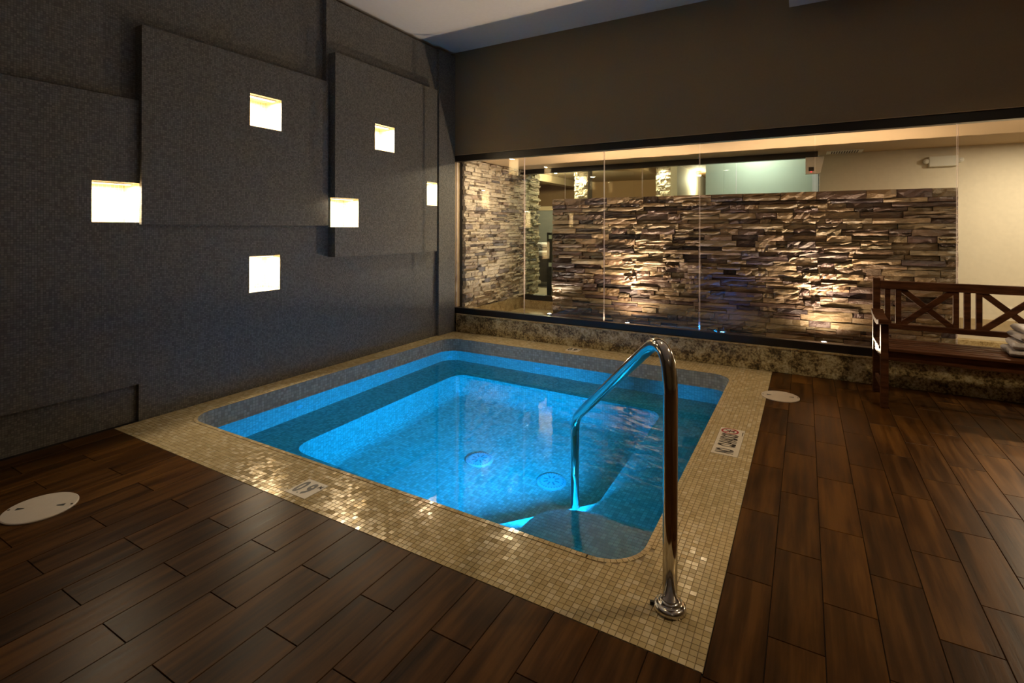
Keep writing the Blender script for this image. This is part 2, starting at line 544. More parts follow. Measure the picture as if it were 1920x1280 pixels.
# =================================================================== STRUCTURE
# ---------------------------------------------------------------- floor
POOL_OUT = rounded_rect(PXA, PXB, PYA, PYB, 0.17)
def build_floor():
    fl = MB()
    hole = [(X0 + 0.002, DY1), (DX1, DY1), (DX1, Y0 - 0.002), (X0 + 0.002, Y0 - 0.002)]
    outer = [(X0 - 0.05, RY0), (RX1, RY0), (RX1, Y0 + 0.02), (X0 - 0.05, Y0 + 0.02)]
    fl.flat(outer, hole, -0.005)
    floor = fl.build('floor', 'floor_grout')
    tag(floor, 'dark brown wood-look plank floor around the pool', 'floor', kind='structure')
    P, OFF, G = 0.152, -0.098, 0.0022
    cache = {}
    def piece(w, l):
        key = (round(w, 4), round(l, 4))
        if key not in cache:
            b = 0.0012
            mb = MB()
            x, y = w / 2 - G / 2, l / 2 - G / 2
            vs = [(-x, -y, -0.0045), (x, -y, -0.0045), (x, y, -0.0045), (-x, y, -0.0045),
                  (-x, -y, -b), (x, -y, -b), (x, y, -b), (-x, y, -b),
                  (-x + b, -y + b, 0), (x - b, -y + b, 0), (x - b, y - b, 0), (-x + b, y - b, 0)]
            fs = [(8, 9, 10, 11)]
            for i in range(4):
                j = (i + 1) % 4
                fs += [(i, j, 4 + j, 4 + i), (4 + i, 4 + j, 8 + j, 8 + i)]
            mb.addmesh(vs, fs)
            me = bpy.data.meshes.new('plank')
            me.from_pydata(mb.v, [], mb.f); me.materials.append(M['wood_plank'])
            cache[key] = me
        return cache[key]
    YLO, YHI = 0.25, Y0 - 0.001
    built = []
    def put(xa, xb, ya, yb):
        if xb - xa < 0.012 or yb - ya < 0.022: return
        o = bpy.data.objects.new('plank', piece(xb - xa, yb - ya))
        COL.objects.link(o)
        o.location = ((xa + xb) / 2, (ya + yb) / 2, 0)
        o.parent = floor
    far = MB()
    for k in range(-25, 24):
        xa = OFF + P * k; xb = xa + P
        xa = max(xa, X0 + 0.001)
        if xb <= xa: continue
        start = 0.25 if k % 2 == 0 else 0.0
        # sight limits: planks far left only near the camera, none past the frame's right edge
        y = start
        while y < YHI:
            ya, yb = max(y, YLO), min(y + 0.5, YHI)
            y += 0.5
            if 0 < DY1 - yb < 0.02 and xa < DX1 - 0.02: yb = DY1
            if yb - ya < 0.01: continue
            if xa > 2.0 or (xa > 0.55 and yb < 1.4 + (xa - 0.55) * 0.95):
                far.box(xa + G / 2, min(xb, RX1) - G / 2, ya + G / 2, yb - G / 2, -0.0048, 0.0)
                continue
            if xb <= DX1 + 0.02:
                put(xa, min(xb, X0 + 9), ya, min(yb, DY1))
            elif xa >= DX1:
                put(xa, xb, ya, yb)
            else:
                if yb <= DY1: put(xa, xb, ya, yb)
                else:
                    if ya < DY1: put(xa, DX1, ya, DY1)
                    put(DX1 + 0.001, xb, ya, yb)
    # the same floor where the photograph shows no single planks
    far.box(X0 - 0.02, RX1, RY0, 0.248, -0.0048, -0.0004)
    tag(far.build('plank_field', 'floor_far', floor), kind='stuff')
    return floor
floor = build_floor()

# ---------------------------------------------------------------- left wall with relief panels and lit niches
NICHES = []   # (ya, yb, za, zb, xfront)
def build_left_wall():
    wall = empty('wall_left', (X0, 0, 0))
    tag(wall, 'dark grey mosaic wall in stepped relief panels with six lit niches', 'wall', kind='structure')
    L0, LN, LM, LR2, LR3, PL = -0.05, 0.0, 0.03, 0.09, 0.04, -0.03
    nich = [  # y0,y1,z0,z1, front depth
        ('far left', 1.395, 1.648, 1.283, 1.535, LN),
        ('upper middle', 2.385, 2.655, 2.036, 2.285, LM),
        ('upper', 3.635, 3.905, 2.018, 2.270, LR2),
        ('panel edge', 3.15, 3.425, 1.258, 1.522, LR2),
        ('corner', 4.425, 4.60, 1.505, 1.765, LR2),
        ('low', 2.40, 2.665, 0.748, 1.030, LN),
    ]
    def filled(y, z):
        """front depth of the wall at a point"""
        for _, ya, yb, za, zb, d in nich:
            if ya < y < yb and za < z < zb: return ('n', d)
        if y > 4.70: return LR3
        if 3.15 < y < 4.60 and 0.99 < z < 2.82: return LR2
        if y > 3.125: return LM * 0.0 + 0.0
        if 1.648 < y < 3.125 and 1.27 < z < 2.555: return LM
        if y < 1.648 and z < 0.24: return PL
        if y < 1.648 and z < 2.068: return LN
        if z < 1.27: return LN
        return L0
    ys = sorted({RY0, 1.648, 3.125, 3.15, 4.60, 4.70, Y0 + 0.0} | {n[1] for n in nich} | {n[2] for n in nich})
    zs = sorted({0.0, 0.24, 0.99, 1.27, 2.068, 2.555, 2.82, 3.33} | {n[3] for n in nich} | {n[4] for n in nich})
    D = [[filled((ys[i] + ys[i + 1]) / 2, (zs[j] + zs[j + 1]) / 2) for j in range(len(zs) - 1)] for i in range(len(ys) - 1)]
    BACK = -0.22
    groups = {}
    def nich_open(ii, jj, q):
        return None
    # one mesh per relief depth
    for i in range(len(ys) - 1):
        for j in range(len(zs) - 1):
            d = D[i][j]
            if isinstance(d, tuple): continue
            mb = groups.setdefault(d, MB())
            ya, yb, za, zb = ys[i], ys[i + 1], zs[j], zs[j + 1]
            mb.face([(d, ya, za), (d, yb, za), (d, yb, zb), (d, ya, zb)])
            for (ii, jj, q) in ((i - 1, j, 'ya'), (i + 1, j, 'yb'), (i, j - 1, 'za'), (i, j + 1, 'zb')):
                if ii < 0 or jj < 0 or ii >= len(ys) - 1 or jj >= len(zs) - 1:
                    e = BACK if q == 'zb' else None
                    if e is None: continue
                else:
                    e = D[ii][jj]
                    if isinstance(e, tuple): e = e[1] if nich_open(ii, jj, q) is None else nich_open(ii, jj, q)
                if e >= d: continue
                if q == 'ya': mb.face([(e, ya, za), (d, ya, za), (d, ya, zb), (e, ya, zb)])
                if q == 'yb': mb.face([(d, yb, za), (e, yb, za), (e, yb, zb), (d, yb, zb)])
                if q == 'za': mb.face([(e, ya, za), (e, yb, za), (d, yb, za), (d, ya, za)])
                if q == 'zb': mb.face([(d, ya, zb), (d, yb, zb), (e, yb, zb), (e, ya, zb)])
    for d in sorted(groups):
        groups[d].build('wall_panel', 'wall_mosaic', wall)
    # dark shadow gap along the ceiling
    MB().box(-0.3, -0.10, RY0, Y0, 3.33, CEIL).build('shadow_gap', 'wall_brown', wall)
    words = {'far left': 'the niche nearest the left end of the wall',
             'upper middle': 'the highest niche of the wide middle panel',
             'upper': 'the upper niche of the raised panel',
             'panel edge': 'the niche at the left edge of the raised panel',
             'corner': 'the niche next to the glass wall',
             'low': 'the lowest niche above the pool'}
    for nm, ya, yb, za, zb, d in nich:
        e = 0.002
        mb = MB()
        b = d - 0.20
        f = d
        fl = LM if nm == 'panel edge' else f   # this niche is open at the panel's left edge
        mb.face([(b, ya, za), (b, yb, za), (b, yb, zb), (b, ya, zb)])
        mb.face([(b, ya, za), (b, ya, zb), (fl, ya, zb), (fl, ya, za)])
        mb.face([(b, yb, za), (f, yb, za), (f, yb, zb), (b, yb, zb)])
        mb.face([(b, ya, za), (f, ya, za), (f, yb, za), (b, yb, za)])
        mb.face([(b, ya, zb), (b, yb, zb), (f, yb, zb), (f, ya, zb)])
        mb.build('niche', 'niche_mosaic', wall)
        # strip lamp under the niche's top
        ym = (ya + yb) / 2
        t = empty('niche_lamp', (X0 + d - 0.06, ym, zb))
        tag(t, 'warm strip lamp in ' + words[nm], 'lamp', 'strip lamps in the wall niches')
        w = (yb - ya) / 2 - 0.02
        MB().box(-0.02, 0.02, -w, w, -0.010, -0.001).build('housing', 'pale_plastic', t)
        MB().box(-0.015, 0.015, -w + 0.01, w - 0.01, -0.0125, -0.0102).build('diffuser', 'niche_lamp', t)
        l = lamp('niche_light', 'AREA', (0, 0, -0.016), NICHE_W, WARM2, t, 0.03, (0, 0, -1))
        l.data.shape = 'RECTANGLE'; l.data.size = 0.03; l.data.size_y = 2 * w - 0.04
    return wall
build_left_wall()

# ---------------------------------------------------------------- glass wall
PANES = [X0 + 0.026, -2.757, -1.813, -0.868, 0.071, 1.005, 1.95, 2.895, RX1]
def build_glass_wall():
    up = MB().box(X0 - 0.2, RX1, Y0, Y0 + 0.16, 2.137, CEIL).build('wall_back', 'wall_olive')
    tag(up, 'plain olive brown wall above the glass', 'wall', kind='structure')
    sof = MB().box(-0.124, RX1, Y0 - 0.55, Y0 - 0.001, 3.165, CEIL).build('trim_2', 'ceiling_white')
    tag(sof, 'white dropped ceiling box above the glass wall', 'trim', kind='structure')
    curb = empty('trim_1', (0, Y0, 0))
    tag(curb, 'speckled granite curb below the glass wall', 'trim', kind='structure')
    g = [X0 + 0.06, -2.45, -1.2, -0.1, 0.62, 1.72, 2.7, RX1]
    for a, b in zip(g[:-1], g[1:]):
        MB().box(a + 0.0008, b - 0.0008, 0, 0.05, 0, 0.205).build('granite_slab', 'granite', curb)
        MB().box(a + 0.0008, b - 0.0008, -0.006, 0.15, 0.205, 0.217).build('granite_cap', 'granite_gold', curb)
    w = empty('window_1', (0, Y0 + 0.055, 0))
    tag(w, 'long wall of clear glass panes in a dark frame', 'window', kind='structure')
    MB().box(X0, RX1, -0.035, 0.035, 0.2175, 0.286).build('window_frame', 'dark_frame', w, bevel=0.003)
    MB().box(X0, RX1, -0.05, 0.035, 2.056, 2.132).build('window_frame', 'dark_frame', w, bevel=0.003)
    MB().box(X0, RX1, -0.062, 0.02, 2.1325, 2.1365).build('trim_strip', 'soffit_beige', w)
    MB().box(X0 + 0.001, X0 + 0.022, -0.05, 0.1, 0.286, 2.056).build('jamb', 'soffit_beige', w)
    for a, b in zip(PANES[:-1], PANES[1:]):
        mb = MB()
        mb.box(a + 0.004, b - 0.004, -0.006, 0.006, 0.287, 2.055)
        mb.mi = [0, 0, 0, 0, 1, 1]
        mb.build('pane', ['pane_glass', 'glass_edge'], w)
build_glass_wall()

# ---------------------------------------------------------------- ceiling and the unseen walls
c = MB().box(X0 - 0.2, RX1 + 0.2, RY0 - 0.2, Y0 - 0.0005, CEIL, CEIL + 0.12).build('ceiling', 'ceiling_white')
tag(c, 'white ceiling over the pool room', 'ceiling', kind='structure')
w = box('wall_right', RX1, RX1 + 0.15, RY0, Y0 + 2.2, -0.1, CEIL, 'wall_olive')
tag(w, 'olive brown right wall of the pool room', 'wall', kind='structure')
w = box('wall_front', X0 - 0.2, RX1, RY0 - 0.15, RY0, -0.1, CEIL, 'wall_olive')
tag(w, 'olive brown wall behind the viewer', 'wall', kind='structure')

# =================================================================== POOL
def inside(poly, x, y):
    r = False; n = len(poly); j = n - 1
    for i in range(n):
        xi, yi = poly[i]; xj, yj = poly[j]
        if (yi > y) != (yj > y) and x < (xj - xi) * (y - yi) / (yj - yi) + xi: r = not r
        j = i
    return r

def build_pool():
    pool = empty('pool', ((PXA + PXB) / 2, (PYA + PYB) / 2, 0))
    tag(pool, 'square sunken whirlpool with mosaic rim and glowing blue water', 'pool')
    inv = Matrix.Translation((-pool.location[0], -pool.location[1], 0))
    def fin(o):
        o.matrix_parent_inverse = inv
        return o
    out = POOL_OUT
    # coping bed (grout) with lip
    cop = MB()
    cop.flat([(X0 + 0.003, DY1), (DX1, DY1), (DX1, Y0 - 0.002), (X0 + 0.003, Y0 - 0.002)], out, -0.0015)
    cop = fin(cop.build('coping', 'deck_grout', pool))
    # basin wall
    b = MB()
    n = len(out)
    for i in range(n):
        j = (i + 1) % n
        b.face([(*out[j], FLOOR_P), (*out[i], FLOOR_P), (*out[i], -0.0015), (*out[j], -0.0015)][::-1])
    basin = fin(b.build('basin_wall', 'pool_mosaic', pool))
    seat_in = round_poly([(-3.10, 2.30), (-1.43, 2.30), (-1.02, 2.77), (-1.02, 4.28), (-3.10, 4.28)],
                         [0.16, 0.03, 0.03, 0.16, 0.16])
    s = MB()
    s.flat(out, seat_in, SEAT)
    m = len(seat_in)
    def shrink(d):
        res = []
        for i in range(m):
            p0, p1 = Vector(seat_in[i - 1]), Vector(seat_in[(i + 1) % m])
            tg = (p1 - p0).normalized()
            res.append((seat_in[i][0] - tg.y * d, seat_in[i][1] + tg.x * d))
        return res
    R = 0.13
    rings = [(seat_in, SEAT), (seat_in, FLOOR_P + R)]
    rings += [(shrink(R * (1 - math.cos(k * PI / 12))), FLOOR_P + R * (1 - math.sin(k * PI / 12))) for k in range(1, 7)]
    for (ra, za), (rb, zb) in zip(rings[:-1], rings[1:]):
        for i in range(m):
            j = (i + 1) % m
            s.face([(*ra[i], za), (*ra[j], za), (*rb[j], zb), (*rb[i], zb)])
    fin(s.build('seat_ledge', 'pool_mosaic', pool))
    f = MB(); f.flat(out, None, FLOOR_P)
    fin(f.build('basin_floor', 'pool_mosaic', pool))
    # upper step in the near right corner
    corner = [p for p in out if p[0] > -0.542 - 0.18 and p[1] < 1.84 + 0.18]
    st = [(-1.205, PYA)] + [(p[0], p[1]) for p in out[:9]] + [(PXB, 2.455)]
    st = st + round_poly([(PXB, 2.455), (-0.86, 2.51), (-1.205, 2.42), (-1.205, PYA)], [0, 0.18, 0.2, 0])[1:-1]
    mb = MB().prism(st, SEAT, -0.302, bottom=False)
    step = fin(mb.build('step', 'pool_mosaic', pool))
    # real tiles on the step
    tl = MB(); pt = 0.0233
    for ix in range(0, 32):
        for iy in range(0, 32):
            cx, cy = -1.205 + pt * (ix + 0.5), PYA + pt * (iy + 0.5)
            h = pt / 2 - 0.001
            if all(inside(st, cx + a * h, cy + c * h) for a in (-1, 1) for c in (-1, 1)):
                tl.box(cx - h, cx + h, cy - h, cy + h, -0.302, -0.3)
    o = fin(tl.build('step_tile', 'pool_mosaic', pool)); o['kind'] = 'stuff'
    # wall jets
    def jet(p, nrm):
        mb = MB()
        mb.lathe([(0.0, 0.0), (0.032, 0.0), (0.032, 0.006), (0.02, 0.008), (0.018, 0.004), (0.008, 0.004), (0.006, 0.009)], 20)
        o = mb.build('jet', 'jet_plastic', pool)
        o.matrix_parent_inverse = inv
        o.location = p
        o.rotation_euler = Vector(nrm).to_track_quat('Z', 'Y').to_euler()
    for y in (2.70, 3.727): jet((PXA, y, -0.305), (1, 0, 0))
    for x in (-2.392, -1.412): jet((x, PYB, -0.34), (0, -1, 0))
    jet((PXA + 0.05, PYB - 0.05, -0.40), (1, -1, 0))
    # round drain covers on the floor
    for x, y in ((-2.151, 3.246), (-1.551, 3.26)):
        mb = MB()
        mb.lathe([(0.105, 0.0), (0.105, 0.010), (0.09, 0.018), (0.0005, 0.024)], 36)
        o = mb.build('drain_cover', 'jet_plastic', pool, smooth=False); o.matrix_parent_inverse = inv; o.location = (x, y, FLOOR_P)
        sl = MB()
        for k in range(8):
            a = k * PI / 4
            c, s_ = math.cos(a), math.sin(a)
            sl.bar((0.025 * c, 0.025 * s_, 0.024), (0.06 * c, 0.06 * s_, 0.0215), 0.012, 0.002)
        for k in range(28):
            a = k * 2 * PI / 28
            sl.bar((0.078 * math.cos(a), 0.078 * math.sin(a), 0.0195), (0.092 * math.cos(a), 0.092 * math.sin(a), 0.0185), 0.006, 0.002)
        sl.build('slot', 'drain_slot', o)
    # underwater lamp on the riser of the step, facing the far side of the pool
    lp = Vector((-1.085, 2.462, -0.41)); ld = Vector((-0.80, 0.60, 0.0)).normalized()
    mb = MB().lathe([(0.055, -0.02), (0.055, 0.004), (0.042, 0.008), (0.0005, 0.0085)], 28)
    o = mb.build('pool_lamp', 'jet_plastic', pool); o.matrix_parent_inverse = inv
    o.location = lp; o.rotation_euler = ld.to_track_quat('Z', 'Y').to_euler()
    tag(o, 'underwater lamp on the front of the step')
    mb = MB().lathe([(0.036, 0.0085), (0.034, 0.012), (0.0005, 0.0135)], 24)
    mb.build('lens', 'pool_lens', o)
    l = lamp('pool_light', 'AREA', lp + ld * 0.018, POOL_W, POOL_COL, None, 0.075, ld)
    l.data.spread = math.radians(140)
    return pool, inv, cop
pool, pool_inv, coping = build_pool()

def grid_rect(c0, c1, r0, r1, P=0.0233):
    return (DX1 - c1 * P, DX1 - c0 * P, DY1 + r0 * P, DY1 + r1 * P)
MARKS = [grid_rect(75, 81, 2, 8), grid_rect(75, 81, 141, 147), grid_rect(3, 9, 65, 83)]
def build_deck_tiles():
    P, H = 0.0233, 0.0233 / 2 - 0.0011
    out = POOL_OUT
    grow = rounded_rect(PXA - P, PXB + P, PYA - P, PYB + P, 0.17 + P)
    lab = MARKS
    def blocked(x, y):
        return any(a - 0.004 < x < b + 0.004 and c - 0.004 < y < d + 0.004 for a, b, c, d in lab)
    cells = []
    nx = int((DX1 - X0) / P) + 1; ny = int((Y0 - DY1) / P) + 1
    for i in range(nx):
        for j in range(ny):
            x = DX1 - P * (i + 0.5); y = DY1 + P * (j + 0.5)
            if x - H < X0 + 0.003 or y + H > Y0 - 0.002 or blocked(x, y): continue
            xa, xb, ya, yb = x - H, x + H, y - H, y + H
            gx0, gx1, gy0, gy1 = PXA - P, PXB + P, PYA - P, PYB + P
            if PYA + 0.17 < y < PYB - 0.17:      # cut tiles along the straight sides
                if x > -2 and xa < gx1 + 0.001: xa = gx1 + 0.001
                if x < -2 and xb > gx0 - 0.001: xb = gx0 - 0.001
            elif PXA + 0.17 < x < PXB - 0.17:
                if y > 3 and ya < gy1 + 0.001: ya = gy1 + 0.001
                if y < 3 and yb > gy0 - 0.001: yb = gy0 - 0.001
            elif sum(inside(grow, x + a * H * 0.9, y + c * H * 0.9) for a in (-1, 1) for c in (-1, 1)) > 1: continue
            if xb - xa < 0.004 or yb - ya < 0.004: continue
            cells.append(((xa + xb) / 2, (ya + yb) / 2, 0.0, (xb - xa) / (2 * H), (yb - ya) / (2 * H)))
    # border row that follows the pool's edge
    mid = rounded_rect(PXA - P / 2, PXB + P / 2, PYA - P / 2, PYB + P / 2, 0.17 + P / 2, 10)
    pts = [Vector((a, b)) for a, b in mid]; L = len(pts); acc = 0.0
    for i in range(L):
        a, b = pts[i], pts[(i + 1) % L]
        d = b - a; ln = d.length
        if ln < 1e-6: continue
        while acc < ln:
            q = a + d * (acc / ln)
            if not blocked(q.x, q.y): cells.append((q.x, q.y, math.atan2(d.y, d.x), 1.0, 1.0))
            acc += P
        acc -= ln
    cam_xy = Vector((0, 0))
    cells.sort(key=lambda c: (Vector((c[0], c[1])) - cam_xy).length)
    mb = MB().box(-H, H, -H, H, -0.0012, 0.0012)
    me = bpy.data.meshes.new('tile'); me.from_pydata(mb.v, [], mb.f); me.materials.append(M['deck_tile'])
    for x, y, r, sx, sy in cells[:300]:
        o = bpy.data.objects.new('tile', me); COL.objects.link(o)
        o.location = (x, y, 0); o.rotation_euler = (0, 0, r); o.scale = (sx, sy, 1)
        o.parent = coping; o.matrix_parent_inverse = pool_inv @ Matrix.Translation(pool.location) @ Matrix.Identity(4)
    rest = MB()
    for x, y, r, sx, sy in cells[300:]:
        m4 = Matrix.Translation((x, y, 0)) @ Matrix.Rotation(r, 4, 'Z') @ Matrix.Diagonal((sx, sy, 1, 1))
        rest.box(-H, H, -H, H, -0.0012, 0.0012, m4)
    o = rest.build('tile_field', 'deck_tile', coping)
    o['kind'] = 'stuff'
build_deck_tiles()

def lettering(body, cx, cy, w, h, rot, mat, parent, bold=0.0, z=0.0026, name='lettering'):
    """flat print, centred at cx, cy, reading along angle rot"""
    vs, fs = text_mesh(body, bold)
    c, s = math.cos(rot), math.sin(rot)
    pts = []
    for x, y in vs:
        a, b = (x - 0.5) * w, (y - 0.5) * h
        pts.append((cx + a * c - b * s, cy + a * s + b * c, z))
    return MB().addmesh(pts, fs).build(name, mat, parent)

def build_markers():
    for xa, xb, ya, yb in MARKS[:2]:
        cx, cy, hx, hy = (xa + xb) / 2, (ya + yb) / 2, (xb - xa) / 2 - 0.001, (yb - ya) / 2 - 0.001
        t = MB().box(-hx, hx, -hy, hy, -0.001, 0.002).build('depth_marker', 'sign_white', coping, loc=(cx, cy, 0))
        t.matrix_parent_inverse = Matrix.Identity(4)
        tag(t, 'pale tile with the pool depth in black digits')
        lettering('0', -0.040, 0, 0.038, hy * 1.5, 0, 'sign_black', t, 0.035)
        lettering('.', -0.012, -hy * 0.68, 0.008, 0.008, 0, 'sign_black', t)
        lettering('9', 0.014, 0, 0.038, hy * 1.5, 0, 'sign_black', t, 0.035)
        lettering('M', 0.050, hy * 0.55, 0.020, 0.028, 0, 'sign_black', t, 0.01)
    t = MB().box(-0.069, 0.069, -0.209, 0.209, -0.001, 0.002).build('no_diving_tile', 'sign_white', coping, loc=((MARKS[2][0] + MARKS[2][1]) / 2, (MARKS[2][2] + MARKS[2][3]) / 2, 0))
    tag(t, 'pale no-diving tile with red ring and black lettering')
    lettering('NO', -0.004, -0.152, 0.062, 0.098, PI / 2, 'sign_black', t, 0.035)
    lettering('CLAVADOS', -0.004, 0.012, 0.20, 0.098, PI / 2, 'sign_black', t, 0.035)
    # no-diving symbol
    ring = MB(); R, r = 0.050, 0.039; n = 40; cx, cy = -0.012, 0.160
    sx, sy = 1.0, 0.92
    def P(rr, a, z=0.0028): return (cx + rr * sx * math.cos(a), cy + rr * sy * math.sin(a), z)
    for k in range(n):
        a0, a1 = 2 * PI * k / n, 2 * PI * (k + 1) / n
        ring.face([P(r, a0), P(R, a0), P(R, a1), P(r, a1)])
    ring.bar(P(0.04, PI * 0.25), P(0.04, PI * 1.25), 0.009, 0.0002)
    ring.build('warning_ring', 'sign_red', t)
    d = MB()
    def st(x0, y0, x1, y1, w): d.bar((cx + x0, cy + y0, 0.0030), (cx + x1, cy + y1, 0.0030), w, 0.0002)
    st(-0.026, 0.016, -0.004, 0.002, 0.006); st(-0.004, 0.002, 0.014, 0.000, 0.008)
    st(0.014, 0.0, 0.026, -0.010, 0.005); st(-0.004, 0.002, 0.002, 0.022, 0.004); st(-0.004, 0.002, 0.0, -0.022, 0.004)
    st(0.016, -0.020, 0.030, -0.016, 0.003)
    d.lathe([(0.0055, 0.0030), (0.0055, 0.0032)], 12, (cx + 0.022, cy + 0.006, 0))
    d.build('diver_symbol', 'sign_black', t)
    s = MB()
    for k in range(7):
        s.bar((0.058, 0.118 + k * 0.009, 0.0028), (0.063, 0.118 + k * 0.009, 0.0028), 0.005, 0.0002)
    s.build('small_print', 'sign_black', t)
build_markers()

def build_water():
    mb = MB()
    inner = rounded_rect(PXA + 0.0005, PXB - 0.0005, PYA + 0.0005, PYB - 0.0005, 0.17)
    mb.flat(inner, None, WATER)
    o = mb.build('pool_water', 'water')
    tag(o, 'clear blue lit water filling the whirlpool', 'water', kind='stuff')
build_water()

# =================================================================== HANDRAIL
def build_handrail():
    A = Vector((-0.383, 1.711)); B = Vector((-1.125, 2.665)); D = (B - A); Lh = D.length; D.normalize()
    t = empty('handrail', (A.x, A.y, 0.0012))
    tag(t, 'polished steel grab rail bending down into the pool', 'handrail')
    ctrl = [(0, 0.0), (0, 0.915), (Lh, 0.175), (Lh, -0.519)]
    prof = []
    # corner 1 at the top: intersection of the upright and the slope, rounded; corner 2 over the water
    slope = -0.615
    top = 0.772 + 0.233 * 0.615 + 0.012
    c1 = Vector((0.0, top)); c2 = Vector((Lh - 0.008, top + slope * Lh))
    def corner(p0, p, p1, r, n):
        a = p + (p0 - p).normalized() * r; c = p + (p1 - p).normalized() * r
        return [a * (1 - k / n) ** 2 + p * 2 * (k / n) * (1 - k / n) + c * (k / n) ** 2 for k in range(n + 1)]
    s0 = Vector((0.0, -0.001)); s3 = Vector((Lh - 0.008, SEAT))
    pts = [s0, Vector((0, 0.3))] + corner(s0, c1, c2, 0.235, 16) + [(c1 + c2) / 2] + corner(c1, c2, s3, 0.10, 10) + [s3]
    path = [(D.x * p.x, D.y * p.x, p.y) for p in pts]
    MB().tube(path, 0.0235, 24).build('rail', 'chrome', t, smooth=True)
    prof = [(0.052, 0.0), (0.052, 0.012), (0.049, 0.018), (0.041, 0.022), (0.036, 0.021), (0.034, 0.030), (0.028, 0.034), (0.0245, 0.034)]
    MB().lathe(prof, 40).build('flange', 'chrome', t, smooth=True)
    MB().bar((-0.050, -0.006, 0.006), (-0.063, -0.010, 0.006), 0.010, 0.010).build('set_screw', 'black_plastic', t)
build_handrail()

# =================================================================== SKIMMER LIDS
def build_lid(loc, r, rz, label):
    t = empty('skimmer_lid', loc, rz)
    tag(t, label, 'lid', 'round skimmer lids')
    MB().lathe([(r, 0.0), (r, 0.004), (r - 0.004, 0.0065), (0.0005, 0.007)], 48).build('lid', 'white_plastic', t)
    for s in (-1, 1):
        o = MB()
        o.addmesh([(s * r * 0.70, -0.010, 0.0074), (s * r * 0.70, 0.010, 0.0074), (s * r * 0.46, 0.003, 0.0076), (s * r * 0.46, -0.003, 0.0076)],
                  [(0, 1, 2, 3) if s < 0 else (3, 2, 1, 0)])
        o.build('finger_slot', 'black_plastic', t)
        MB().lathe([(0.005, 0.006), (0.005, 0.0076), (0.0005, 0.0076)], 12, (s * r * 0.9, 0, 0)).build('screw', 'bronze', t)
build_lid((-0.159, 4.284, 0.0015), 0.128, 0.12, 'pale round lid on the floor at the back right corner of the rim')
build_lid((-2.945, 0.918, 0.0005), 0.132, 0.75, 'pale round lid in the dark planks near the left wall')

# =================================================================== BENCH AND TOWELS
def build_bench():
    t = empty('bench', (1.01, 4.60, 0.0))
    tag(t, 'dark wooden bench with crossed back panels in front of the glass', 'bench')
    ox, oy = 1.01, 4.60
    def bx(name, x0, x1, y0, y1, z0, z1, bev=0.003):
        return MB().box(x0 - ox, x1 - ox, y0 - oy, y1 - oy, z0, z1).build(name, 'bench_wood', t, bevel=bev)
    xl, xr = 0.454, 1.566
    yb = 4.80
    for a, b in ((xl, xl + 0.046), (xr - 0.046, xr)):
        bx('back_post', a, b, 4.790, 4.836, 0.0005, 0.875)
        bx('front_leg', a + 0.006, b + 0.006, 4.385, 4.435, 0.0005, 0.578)
        bx('side_rail', a + 0.010, b - 0.010, 4.435, 4.790, 0.335, 0.395)
        bx('stretcher', a + 0.012, b - 0.012, 4.435, 4.790, 0.115, 0.150)
        # scrolled arm rest
        n = 14; prof = []
        for k in range(n + 1):
            y = 4.795 - (4.795 - 4.350) * k / n
            f = k / n
            z = 0.640 - 0.028 * f - 0.020 * math.sin(f * PI) + (0.012 * max(0, f - 0.8) / 0.2)
            prof.append((y, z))
        mb = MB()
        for (y0, z0), (y1, z1) in zip(prof[:-1], prof[1:]):
            th0 = 0.032; xa, xb_ = a - 0.012 - ox, b + 0.016 - ox
            vs = [(xa, y0 - oy, z0 - th0), (xb_, y0 - oy, z0 - th0), (xb_, y0 - oy, z0), (xa, y0 - oy, z0),
                  (xa, y1 - oy, z1 - th0), (xb_, y1 - oy, z1 - th0), (xb_, y1 - oy, z1), (xa, y1 - oy, z1)]
            mb.addmesh(vs, [(0, 1, 2, 3), (7, 6, 5, 4), (0, 4, 5, 1), (3, 2, 6, 7), (0, 3, 7, 4), (1, 5, 6, 2)])
        mb.build('armrest', 'bench_wood', t)
    bx('top_rail', xl + 0.046, xr - 0.046, yb - 0.014, yb + 0.022, 0.795, 0.857)
    bx('lower_back_rail', xl + 0.046, xr - 0.046, yb - 0.012, yb + 0.020, 0.494, 0.535)
    sl = [(0.528, 0.562), (0.594, 0.629), (0.930, 0.963), (0.989, 1.027), (1.055, 1.090)]
    sl += [(2.02 - b, 2.02 - a) for a, b in sl[:2]]
    for a, b in sl:
        bx('back_slat', a, b, yb - 0.008, yb + 0.014, 0.535, 0.795, 0.002)
    for xa, xb_ in ((0.629, 0.930), (1.090, 1.391)):
        for s, q in ((0, 0.0), (1, 0.004)):
            z0, z1 = (0.530, 0.800) if s == 0 else (0.800, 0.530)
            mb = MB().bar((xa - ox, yb - oy + 0.003 + q, z0), (xb_ - ox, yb - oy + 0.003 + q, z1), 0.020, 0.040)
            mb.build('cross_brace', 'bench_wood', t, bevel=0.002)
    bx('front_apron', xl + 0.052, xr - 0.04, 4.395, 4.420, 0.335, 0.400)
    bx('rear_apron', xl + 0.046, xr - 0.046, 4.795, 4.820, 0.335, 0.400)
    for k in range(6):
        y = 4.372 + k * 0.0715
        x_in = 0.052 if k == 0 else 0.0
        bx('seat_slat', xl + 0.0 + x_in, xr - (0.04 if k == 0 else 0), y, y + 0.058, 0.401, 0.423, 0.004)
build_bench()

